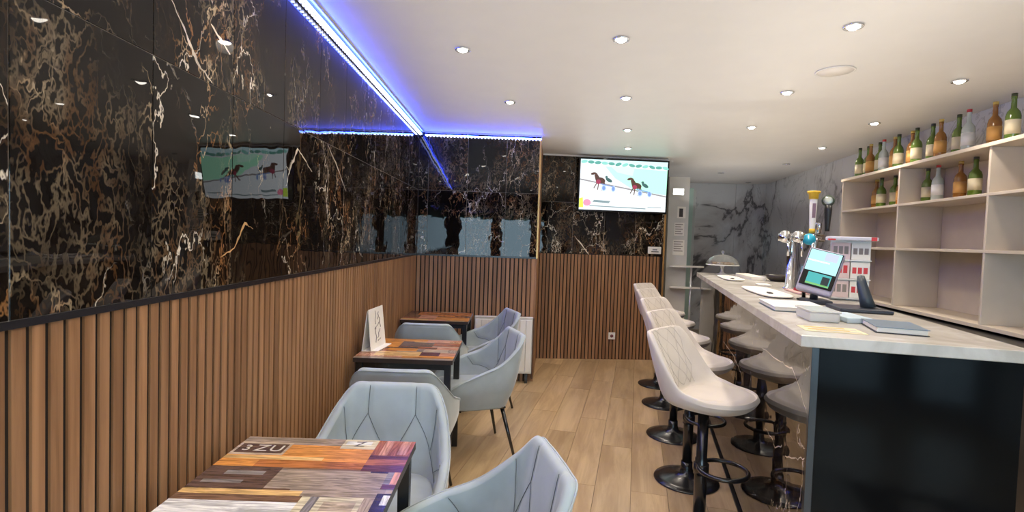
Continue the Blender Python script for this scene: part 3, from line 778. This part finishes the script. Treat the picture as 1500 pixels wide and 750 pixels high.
# ------------------------------------------------------------------ white pier with notices and shelves
struct(box('wall_pier', (2.02, 6.76, 0), (2.285, 7.1, 2.36), plain('pier_white', (.60, .59, .55), .5, var=.03)))
el = thing('emergency_light', 'lit white emergency exit sign at the top of the white pier', 'light', (2.12, 6.745, 2.165))
box('casing', (-.065, -.02, -.05), (.085, .0145, .05), white_plastic, el, .004); box('lit_panel', (-.055, -.023, -.038), (.075, -.0195, .036), glow('sign_light', (.95, 1, .97), 6.), el)
for k, (x, z, w, h, l) in enumerate(((2.19, 1.90, .11, .15, 'paper notice with a dark photo high on the white pier'), (2.17, 1.68, .13, .17, 'paper notice with small print in the middle of the white pier'), (2.17, 1.44, .15, .20, 'paper notice with lines of print above the round shelves'))):
    p = thing('notice_sheet', l, 'notice', (x, 6.7575, z), 0, 'notices on the white pier')
    box('sheet', (-w/2, -.0015, -h/2), (w/2, .001, h/2), paper, p)
    if k == 0: box('picture', (-.03, -.0022, -.06), (.02, -.0014, .05), ink, p)
    for j in range(5):
        if k: box('print_line', (-w/2+.012, -.0022, h/2-.03-j*.03), (w/2-.02-.02*(j % 2), -.0014, h/2-.018-j*.03), plain('print_grey', (.28, .24, .22), .7), p)
def halfdisc(z, r, label, x=2.27):
    s_ = thing('round_shelf', label, 'shelf', (x, 6.70, z), 0, 'round white shelves on the pier')
    V = []; n = 24
    for zz in (0, .018): V += [(r*math.cos(math.pi*2*k/n), .30*r*math.sin(math.pi*2*k/n)*.85, zz) for k in range(n)]
    mesh('board', V, [tuple(range(n))[::-1], tuple(range(n, 2*n))]+[(k, (k+1) % n, n+(k+1) % n, n+k) for k in range(n)], white_plastic, s_)
    return s_
halfdisc(1.19, .225, 'upper round white shelf beside the pier at the end of the bar')
halfdisc(.915, .20, 'lower round white shelf beside the pier at the end of the bar', 2.255)
tube('shelf_post', [(2.33, 6.70, 0.0), (2.33, 6.70, 1.19)], .012, alu)
bpy.data.objects['shelf_post']['label'] = 'thin metal post carrying the two round shelves'; bpy.data.objects['shelf_post']['category'] = 'post'
d1 = struct(empty('door_1', (2.55, 7.52, 0)))
box('door_frame', (-.06, -.02, 0), (.045, .05, 2.30), plain('pale_teal_frame', (.33, .46, .42), .35), d1, .003)
box('door_leaf', (.045, .0, 0), (.085, .90, 2.28), plain('door_grey', (.38, .40, .40), .4), d1, .002)

# ------------------------------------------------------------------ bar counter and worktop
BL = 3.70
BF = frame2(BARP.to_2d(), (BARP+BD).to_2d()) @ Matrix.Scale(-1, 4, (0, 1, 0))     # local x = s, y = t (into the bar)
bc = thing('bar_counter', 'long bar counter faced in polished black marble', 'bar counter')
box('front_panel', (.012, 0, .05), (BL, .02, 1.16), marble_bar, bc, .001, BF)
box('end_panel', (-.008, .02, .0), (.014, .60, 1.16), plain('gloss_black_panel', (.004, .0045, .005), .10, spec=.12), bc, .001, BF)
box('edge_strip', (-.010, -.003, .0), (.012, .02, 1.16), plain('edge_caught_light', (.018, .026, .034), .2, spec=.8), bc, .001, BF)  # panel edge; the bluish light it catches is put into its colour
box('carcass', (.014, .02, .05), (BL, .60, 1.158), felt, bc, 0, BF)
box('toe_kick', (.0, .012, .0), (BL, .55, .05), black_metal, bc, 0, BF)
box('foot_strip', (.0, -.010, .0), (BL, .0115, .012), plain('dark_metal_strip', (.03, .028, .027), .3, .5), bc, .002, BF)
def vein_bar(pts, w): 
    F2 = BF @ Matrix.Translation((0, -.0003, 0))
    P = []; rnd = random.Random(int(pts[0][0]*91))
    for a, b in zip(pts[:-1], pts[1:]):
        for k in range(5): f = k/5; P.append((a[0]+(b[0]-a[0])*f+rnd.uniform(-1, 1)*.006*(k > 0), a[1]+(b[1]-a[1])*f+rnd.uniform(-1, 1)*.006*(k > 0)))
    P.append(pts[-1]); V = []
    for i, (x, z) in enumerate(P): ww = w*rnd.uniform(.3, 1); V += [F2 @ Vector((x+ww*.7, 0, z+ww)), F2 @ Vector((x-ww*.7, 0, z-ww))]
    mesh('vein', V, [(2*i, 2*i+1, 2*i+3, 2*i+2) for i in range(len(P)-1)], vm, bc)
vein_bar([(.75, 1.0), (.40, 1.015), (.23, 1.03), (.10, .97), (.02, .92)], .0035)
vein_bar([(1.995, .803), (1.57, .795), (1.40, .77), (1.264, .745)], .004)
vein_bar([(.62, .655), (.5, .66), (.42, .64), (.32, .69)], .003); vein_bar([(.26, .67), (.12, .72), (.02, .76)], .0025)

t = NT('pale_stone_worktop'); pos = t.node('ShaderNodeNewGeometry').outputs['Position']
g1 = t.noise(t.mapping(pos, (3, 3, 3)), 1., 6., .6, 1.2)
t.set(Base_Color=t.mix(t.mapr(g1, .42, .62), (.50, .47, .41, 1), (.64, .61, .55, 1)), Roughness=.25)
wk = tag(box('worktop', (-.03, -.045, 1.16), (BL+.03, .62, 1.20), t.m, None, .003, BF), 'pale grey stone worktop running the length of the bar', 'worktop')
pc = t.node('ShaderNodeNewGeometry')
# ---- things on the worktop
ZW = 1.2005
def put(name, label, cat, s, t_, rz=0., group=None, z=ZW):
    p = W_(s, t_, z); return thing(name, label, cat, tuple(p), math.atan2(BD.y, BD.x)+math.radians(rz), group)   # local x runs along the bar
# glass cake stand
glass = NT('clear_glass'); glass.set(Base_Color=(.97, .99, .98, 1), Roughness=.03); glass.b.inputs['Transmission Weight'].default_value = .92; glass.b.inputs['IOR'].default_value = 1.3
ck = put('cake_stand', 'glass cake stand with a low domed lid at the far end of the bar', 'cake stand', 3.50, .17)
lathe('pedestal', [(0, 0), (.062, 0), (.064, .004), (.03, .012), (.014, .03), (.012, .06), (.02, .085), (.05, .092), (0, .092)], plain('milky_glass', (.75, .76, .72), .12), ck, 32)
lathe('plate', [(0, .0925), (.15, .0925), (.158, .098), (.155, .103), (.0, .098)], plain('milky_glass', (.75, .76, .72), .12), ck, 40)
pr = [(.150, .104), (.147, .125), (.125, .160), (.085, .185), (.04, .198), (.0, .201)]
lathe('dome', pr+[(max(r-.004, 0), z-.004) for r, z in pr[::-1]], glass.m, ck, 40)
lathe('knob', [(0, .2015), (.010, .2015), (.009, .212), (.017, .222), (.014, .235), (0, .239)], glass.m, ck, 20)
for k in range(7):
    a = k*.9; lathe('pastry', [(0, 0), (.026, 0), (.032, .012), (.024, .026), (0, .030)], plain('pastry_%d' % (k % 2), ((.42, .24, .10), (.55, .42, .26))[k % 2], .8), ck, 16, (.08*math.cos(a)*(k > 0), .08*math.sin(a)*(k > 0), .0985))
def slab(name, label, cat, s, t_, rz, L, D, h, mat, r=.004, z=ZW, group=None):
    o = put(name, label, cat, s, t_, rz, group, z); box('sheet' if h < .006 else 'body', (-L/2, -D/2, 0), (L/2, D/2, h), mat, o, min(r, h*.4)); return o
# oval plate with a spoon well near the cake stand, like its twin farther along
def oval(label, s, t_, L, D, rz):
    o = put('oval_tray', label, 'tray', s, t_, rz, 'cream oval trays on the bar'); n = 36; V = []
    for f, z in ((.86, 0), (1., .008), (1., .013), (.93, .013), (.86, .006), (.2, .006)):
        for k in range(n):
            a = 2*math.pi*k/n; c_, s_ = math.cos(a), math.sin(a); V.append((math.copysign(abs(c_)**.6, c_)*L/2*f, math.copysign(abs(s_)**.6, s_)*D/2*f, z))
    F = [(i*n+k, i*n+(k+1) % n, (i+1)*n+(k+1) % n, (i+1)*n+k) for i in range(5) for k in range(n)]+[tuple(range(n))[::-1], tuple(5*n+k for k in range(n))]
    mesh('dish', V, F, paper, o)
    box('coin_clip', (-.10-.03, -.012, .0065), (-.10+.03, .012, .014), ink, o, .002); return o
oval('cream oval tray with a dark clip next to the glass cake stand', 2.90, .16, .62, .17, 1)
oval('cream oval tray with a dark clip in the middle of the bar', 1.62, .18, .72, .19, 3)
slab('napkin_box', 'flat cream box behind the far oval tray', 'box', 3.14, .36, 4, .55, .12, .030, paper)
lathe_o = put('dark_bowl', 'dark bowl at the end of the flat cream box', 'bowl', 2.86, .53)
lathe('body', [(0, 0), (.05, 0), (.085, .025), (.10, .055), (.095, .055), (.07, .02), (0, .008)], plain('dark_bowl', (.035, .025, .02), .4), lathe_o, 30)
slab('note_pad', 'small cream note pad between the two oval trays', 'note pad', 2.28, .30, 0, .14, .09, .012, paper)
slab('pink_folder', 'pink edged folder below the beer tower', 'folder', 1.78, .40, 2, .30, .07, .012, plain('pink_card', (.62, .40, .36), .6))
bt_ = put('ring_binder', 'thick white ring binder with a dark spine lying near the bar corner', 'binder', .80, .135, 0)
box('cover', (-.17, -.12, 0), (.17, .12, .004), plain('blue_grey_cover', (.12, .16, .20), .5), bt_, .001); box('paper_block', (-.165, -.115, .0042), (.165, .115, .019), paper, bt_, .001); box('cover', (-.17, -.12, .0192), (.17, .12, .0225), plain('white_cover', (.80, .82, .80), .4), bt_, .001)
cl = NT('frosted_plastic'); cl.set(Base_Color=(.9, .9, .88, 1), Roughness=.25); cl.b.inputs['Transmission Weight'].default_value = .5; cl.b.inputs['IOR'].default_value = 1.2
cb = put('plastic_box', 'translucent plastic box beside the papers at the near end of the bar', 'box', .43, .135, 2)
box('base', (-.09, -.055, 0), (.09, .055, .038), cl.m, cb, .006); box('lid', (-.094, -.059, .0385), (.094, .059, .046), cl.m, cb, .003)
slab('pale_blue_booklet', 'pale blue booklet leaning low in front of the monitor foot', 'booklet', .47, .262, 8, .20, .10, .022, plain('pale_blue', (.50, .62, .70), .5))
bk = put('open_notebook', 'dark covered notebook with white pages by the right edge of the bar top', 'notebook', .25, .34, -8)
box('cover', (-.11, -.08, 0), (.11, .08, .003), plain('dark_cover', (.03, .035, .045), .5), bk, .001); box('pages', (-.105, -.075, .0032), (.105, .075, .020), paper, bk, .001); box('cover', (-.11, -.08, .0202), (.11, .08, .0232), plain('steel_blue_cover', (.16, .22, .28), .4), bk, .001)
slab('price_sheet', 'cream and yellow printed sheet at the near end of the bar', 'sheet', .145, .10, 0, .13, .20, .0012, plain('cream_sheet', (.72, .64, .42), .6))
ys = bpy.data.objects['price_sheet']
for k in range(4): box('print_block', (-.05+.027*k, -.085+.03*(k % 2), .0013), (-.035+.027*k, .06+.02*(k % 2), .0018), plain('yellow_print', (.62, .42, .10), .6) if k % 2 else plain('grey_print', (.5, .47, .4), .6), ys)

# beer tower
bw = put('beer_tower', 'chrome beer tower with yellow and black tap handles', 'beer tap', 2.02, .46, 0)
HZ = .365                                   # local -y runs away from the seats
for k, (x, y) in enumerate(((.05, .03), (.05, -.11))):
    lathe('column', [(0, 0), (.05, 0), (.05, .008), (.030, .02), (.028, HZ-.03), (.034, HZ), (0, HZ)], chrome, bw, 28, (x, y, 0))
tube('cross_bar', [(.05, .12, HZ), (.05, .03, HZ+.003), (.05, -.06, HZ+.003), (.05, -.17, HZ)], .026, chrome, bw, 20)
def disc(name, x, y, z, r, d, mat, par=None):
    Mx = Matrix.Translation((x, y, z)) @ Matrix.Rotation(math.radians(180-18), 4, 'Z') @ Matrix.Rotation(math.radians(90), 4, 'Y')
    return lathe(name, [(0, 0), (r*.8, 0), (r, d*.3), (r, d*.7), (r*.75, d), (0, d*1.15)], mat, par or bw, 28, (0, 0, 0), Mx)
disc('tap_cap', .04, .075, HZ+.005, .043, .07, chrome)
disc('tap_cap', .04, -.01, HZ+.005, .043, .07, chrome)
disc('tap_badge', .03, -.075, HZ-.01, .040, .06, plain('cyan_badge', (.03, .42, .62), .25))
for y in (.07, -.015, -.08):
    tube('spout', [(.04, y, HZ-.02), (-.02, y, HZ-.03), (-.035, y, HZ-.07), (-.035, y, HZ-.13)], [.012, .011, .009, .008], chrome, bw, 10)
def handle(x, y, z0, z1, r0, r1, mat, band=None, top=None, lab=None):
    h = lathe('tap_handle', [(0, z0), (r0, z0), (r0*1.05, z0+.02), (r1, z1-.03), (r1*.95, z1), (0, z1+.004)], mat, bw, 20, (x, y, 0))
    h['label'] = lab
    if top: lathe('handle_cap', [(0, z1-.055), (r1*1.12, z1-.055), (r1*1.2, z1-.02), (r1*1.6, z1-.012), (r1*1.6, z1), (0, z1+.006)], top, h, 20, (x, y, 0))
    if band: lathe('handle_band', [(0, z0), (r0*1.12, z0), (r0*1.12, z0+.03), (0, z0+.03)], band, h, 20, (x, y, 0))
    return h
yel = plain('yellow_plastic', (.80, .50, .04), .4)
hh = handle(.02, -.085, HZ+.035, HZ+.325, .017, .026, white_plastic, yel, yel, 'white tap handle with a yellow cap')
box('print_strip', (.02-.0265, -.085-.010, HZ+.14), (.02-.02, -.085+.010, HZ+.24), plain('print_violet', (.25, .16, .22), .6), hh)
hb = handle(.04, -.185, HZ+.05, HZ+.23, .015, .024, plain('matt_black', (.02, .02, .02), .4), None, None, 'black tap handle with a round badge on top')
disc('badge', .05, -.185, HZ+.262, .040, .018, plain('badge_rim', (.05, .07, .05), .3), hb)
disc('badge_face', .031, -.179, HZ+.262, .028, .008, plain('badge_silver', (.45, .50, .47), .3, .5), hb)
lathe('glass_holder', [(0, HZ+.03), (.018, HZ+.03), (.020, HZ+.10), (.017, HZ+.108), (0, HZ+.108)], chrome, bw, 20, (.05, -.135, 0))

# till display: lilac-grey housing leaning on a dark foot
po = put('payment_terminal', 'lilac grey till display tilted beside the beer tower, bright screen', 'till', 1.10, .335, 0, None, ZW)
PM = Matrix.Translation((0, .0, .175)) @ Matrix.Rotation(math.radians(-112), 4, 'Z') @ Matrix.Rotation(math.radians(13), 4, 'Y') @ Matrix.Rotation(math.radians(-22), 4, 'X')
lil = plain('lilac_grey_plastic', (.40, .37, .47), .4)
box('housing', (-.085, -.0, -.125), (.085, .045, .125), lil, po, .012, PM, 3)
box('front_bezel', (-.078, -.006, -.095), (.078, .001, .115), plain('gloss_black', (.006, .006, .007), .12), po, .003, PM)
sw = box('screen', (-.074, -.0085, -.01), (.074, -.0062, .11), scr('till_cyan', (.45, .85, .90), .8), po, 0, PM)
box('screen_block', (-.074, -.0092, .045), (.03, -.0086, .052), scr('till_white', (.9, 1, 1), 1.), sw, 0, PM); box('screen_block', (.0, -.0092, .06), (.06, -.0086, .105), scr('till_lilac', (.55, .62, .85), .8), sw, 0, PM)
sg_ = box('screen', (-.05, -.0085, -.085), (.06, -.0062, -.018), scr('till_teal', (.06, .42, .42), .8), po, 0, PM)
box('screen_block', (.02, -.0092, -.08), (.055, -.0086, -.03), scr('till_dark', (.01, .03, .04), .5), sg_, 0, PM); box('screen_block', (-.05, -.0092, -.085), (.06, -.0086, -.075), scr('till_green', (.2, .5, .15), .8), sg_, 0, PM)
box('base', (-.06, -.05, 0), (.10, .07, .022), plain('dark_base', (.03, .035, .05), .4), po, .005)
tube('neck', [(.02, .02, .02), (.01, .02, .09)], [.02, .016], plain('dark_base', (.03, .035, .05), .4), po, 14)
# card reader
cr_ = put('card_reader', 'black card reader with a red edge standing left of the till display', 'card reader', 1.24, .30, 0)
KM = Matrix.Translation((0, 0, .125)) @ Matrix.Rotation(math.radians(-105), 4, 'Z') @ Matrix.Rotation(math.radians(10), 4, 'Y') @ Matrix.Rotation(math.radians(-25), 4, 'X')
box('housing', (-.04, 0, -.075), (.04, .022, .085), plain('dark_base', (.03, .035, .05), .4), cr_, .006, KM)
box('red_edge', (-.041, -.001, -.078), (.041, .018, -.066), plain('red_plastic', (.42, .02, .05), .4), cr_, .003, KM)
box('display', (-.03, -.002, .03), (.03, .0005, .07), scr('reader', (.12, .22, .30), .7), cr_, 0, KM)
for a in range(3):
    for b in range(4): box('key', (-.03+a*.022, -.004, -.055+b*.019), (-.014+a*.022, .001, -.042+b*.019), plain('key_blue', (.12, .18, .30), .5), cr_, .001, KM)
box('stand', (-.03, -.03, 0), (.03, .03, .012), black_metal, cr_, .003); tube('stem', [(0, 0, .01), (0, .005, .10)], .01, black_metal, cr_, 10)
# second screen seen from behind, on a black foot
mo = put('till_monitor', 'black monitor foot and arm at the right edge of the bar top', 'monitor stand', .86, .46, 0)
box('foot', (-.10, -.09, 0), (.12, .13, .018), plain('dark_base', (.03, .035, .05), .4), mo, .006)
tube('arm', [(.0, -.02, .016), (.01, -.01, .06), (.04, .0, .13), (.055, .0, .165)], [.032, .028, .022, .016], plain('slate_blue_plastic', (.035, .05, .065), .35), mo, 16)

# leaflet rack with red print behind the till
rk = put('leaflet_rack', 'white leaflet rack with red printed cards behind the till display', 'rack', 1.40, .575, 0)
RM = Matrix.Rotation(math.radians(-100), 4, 'Z')
box('back_board', (-.10, .02, 0), (.10, .03, .345), white_plastic, rk, .002, RM)
for k in range(3): box('shelf_lip', (-.10, -.02, .01+k*.11), (.10, .02, .016+k*.11), white_plastic, rk, .001, RM)
redp = plain('red_print', (.62, .05, .06), .6); pnk = plain('pale_pink_card', (.75, .58, .56), .6)
for k in range(6):
    x0, z0 = -.096+(k % 2)*.098, .018+(k//2)*.11
    c = box('card', (x0, -.012, z0), (x0+.092, -.008, z0+.095), paper if k % 2 else pnk, rk, 0, RM)
    for j in range(3): box('print_block', (x0+.008+j*.027, -.0128, z0+.03), (x0+.028+j*.027, -.0122, z0+.075-.01*(k % 2)), redp if k in (1, 2, 3) else plain('print_grey', (.28, .24, .22), .7), c, 0, RM)
np_ = put('folded_newspaper', 'folded newspaper with red bands lying on top of the leaflet rack', 'newspaper', 1.40, .575, 0, None, ZW+.3455)
box('pages', (-.12, -.06, 0), (.12, .09, .022), plain('newsprint', (.66, .66, .74), .7), np_, .006, RM); box('red_band', (.085, -.0608, .0005), (.112, -.0602, .0215), redp, np_, 0, RM); box('red_band', (-.1205, -.061, .0), (-.085, -.03, .009), redp, np_, 0, RM)

# ------------------------------------------------------------------ back bar shelf unit on the right wall
bu = thing('bottle_shelf', 'cream shelf unit on the right marble wall behind the bar', 'shelf unit')
BX = frame2((rwall(5.25)-.36, 5.25), (rwall(2.3)-.36, 2.3))     # local x towards the camera; y into the wall is +y? see below
beige = plain('cream_board', (.66, .57, .46), .5, var=.03)
def bb(name, a, b, m=beige): return box(name, a, b, m, bu, .002, BX)
D = .34; U = 3.0
bb('side_panel', (0, 0, 1.02), (.022, D, 2.17)); bb('shelf_board', (-.01, -.012, 2.170), (U, D, 2.195)); bb('shelf_board', (.022, 0, 1.86), (U, D, 1.88))
bb('shelf_board', (.022, 0, 1.02), (U, D, 1.045)); bb('shelf_board', (.022, 0, 1.50), (U, D, 1.52)); bb('back_panel', (.022, D-.012, 1.045), (U, D, 2.169))
for x in (1.0, 2.0): bb('side_panel', (x, 0.001, 1.045), (x+.02, D-.013, 2.169))
bcab = thing('back_cabinet', 'dark low cabinet behind the bar under the bottle shelf', 'cabinet')
box('body', (.0, -.18, .0), (U, D-.001, 1.0), plain('cabinet_dark', (.05, .045, .04), .4), bcab, .004, BX)
for k in range(4): 
    dd = box('door', (.02+k*.74, -.198, .06), (.02+k*.74+.72, -.181, .96), plain('cabinet_front', (.07, .06, .055), .3), bcab, .003, BX)
    box('handle', (.06+k*.74, -.215, .70), (.075+k*.74, -.199, .86), chrome, dd, .002, BX)
def bottle_mesh(kind):
    root = empty('bottle'); g, lb = ((.10, .16, .025), (.70, .62, .42)), None
    m = (plain('green_bottle_glass', (.10, .17, .02), .08, spec=.8), plain('amber_bottle_glass', (.30, .12, .02), .08, spec=.8), plain('clear_bottle_glass', (.45, .50, .46), .08, spec=.8))[kind]
    lathe('body', [(0, 0), (.036, 0), (.038, .005), (.038, .165), (.032, .19), (.015, .215), (.013, .27), (.015, .272), (.015, .285), (0, .285)], m, root, 18)
    lathe('label', [(.0382, .05), (.0388, .05), (.0388, .14), (.0382, .14)], plain(('label_cream', 'label_orange', 'label_white')[kind], ((.70, .62, .42), (.68, .36, .10), (.75, .75, .72))[kind], .6), root, 18)
    lathe('cap', [(0, .2855), (.0155, .2855), (.0155, .305), (0, .306)], plain(('cap_dark', 'cap_gold', 'cap_red')[kind], ((.03, .04, .02), (.6, .42, .1), (.5, .04, .04))[kind], .35), root, 14)
    return root
protos = [bottle_mesh(k) for k in range(3)]; used = [False]*3
words_ = ['green', 'amber', 'clear']
nb = 0; cnt = {('top', 0): 3, ('top', 1): 1}; ordw = ['', 'first', 'second', 'third', 'fourth', 'fifth', 'sixth', 'seventh', 'eighth', 'ninth', 'tenth']
for sh_z, xs_ in ((2.1955, [.06, .16, .27, .37, .5, .62, .74, .88, 1.0, 1.15, 1.3, 1.45, 1.6, 1.8, 2.0]), (1.8805, [.35, .5, .66, .82, 1.12, 1.3, 1.5, 1.7])):
    for x in xs_:
        k = [0, 0, 1, 0, 2, 1, 0, 1][nb % 8]
        o = protos[k] if not used[k] else copy_tree(protos[k]); used[k] = True
        p = BX @ Vector((x, .12+.03*(nb % 2), sh_z)); o.location = p; o.scale = (1, 1, 1 if sh_z > 2 else .9)
        lv = 'top' if sh_z > 2 else 'middle'
        if nb == 0: l = 'green glass bottle at the far end of the top back bar shelf'
        elif nb == 1: l = 'green bottle, second from the far end of the top shelf'
        elif nb == 2: l = 'amber bottle with an orange label on the top shelf, right of two green ones'
        elif nb == 3: l = 'green bottle on the top shelf just right of the first amber bottle'
        else:
            cnt[(lv, k)] = cnt.get((lv, k), 0)+1
            l = '%s glass %s bottle counted from the far end of the %s back bar shelf' % (ordw[cnt[(lv, k)]], words_[k], lv)
        tag(o, l, 'bottle', 'bottles on the back bar shelves'); nb += 1
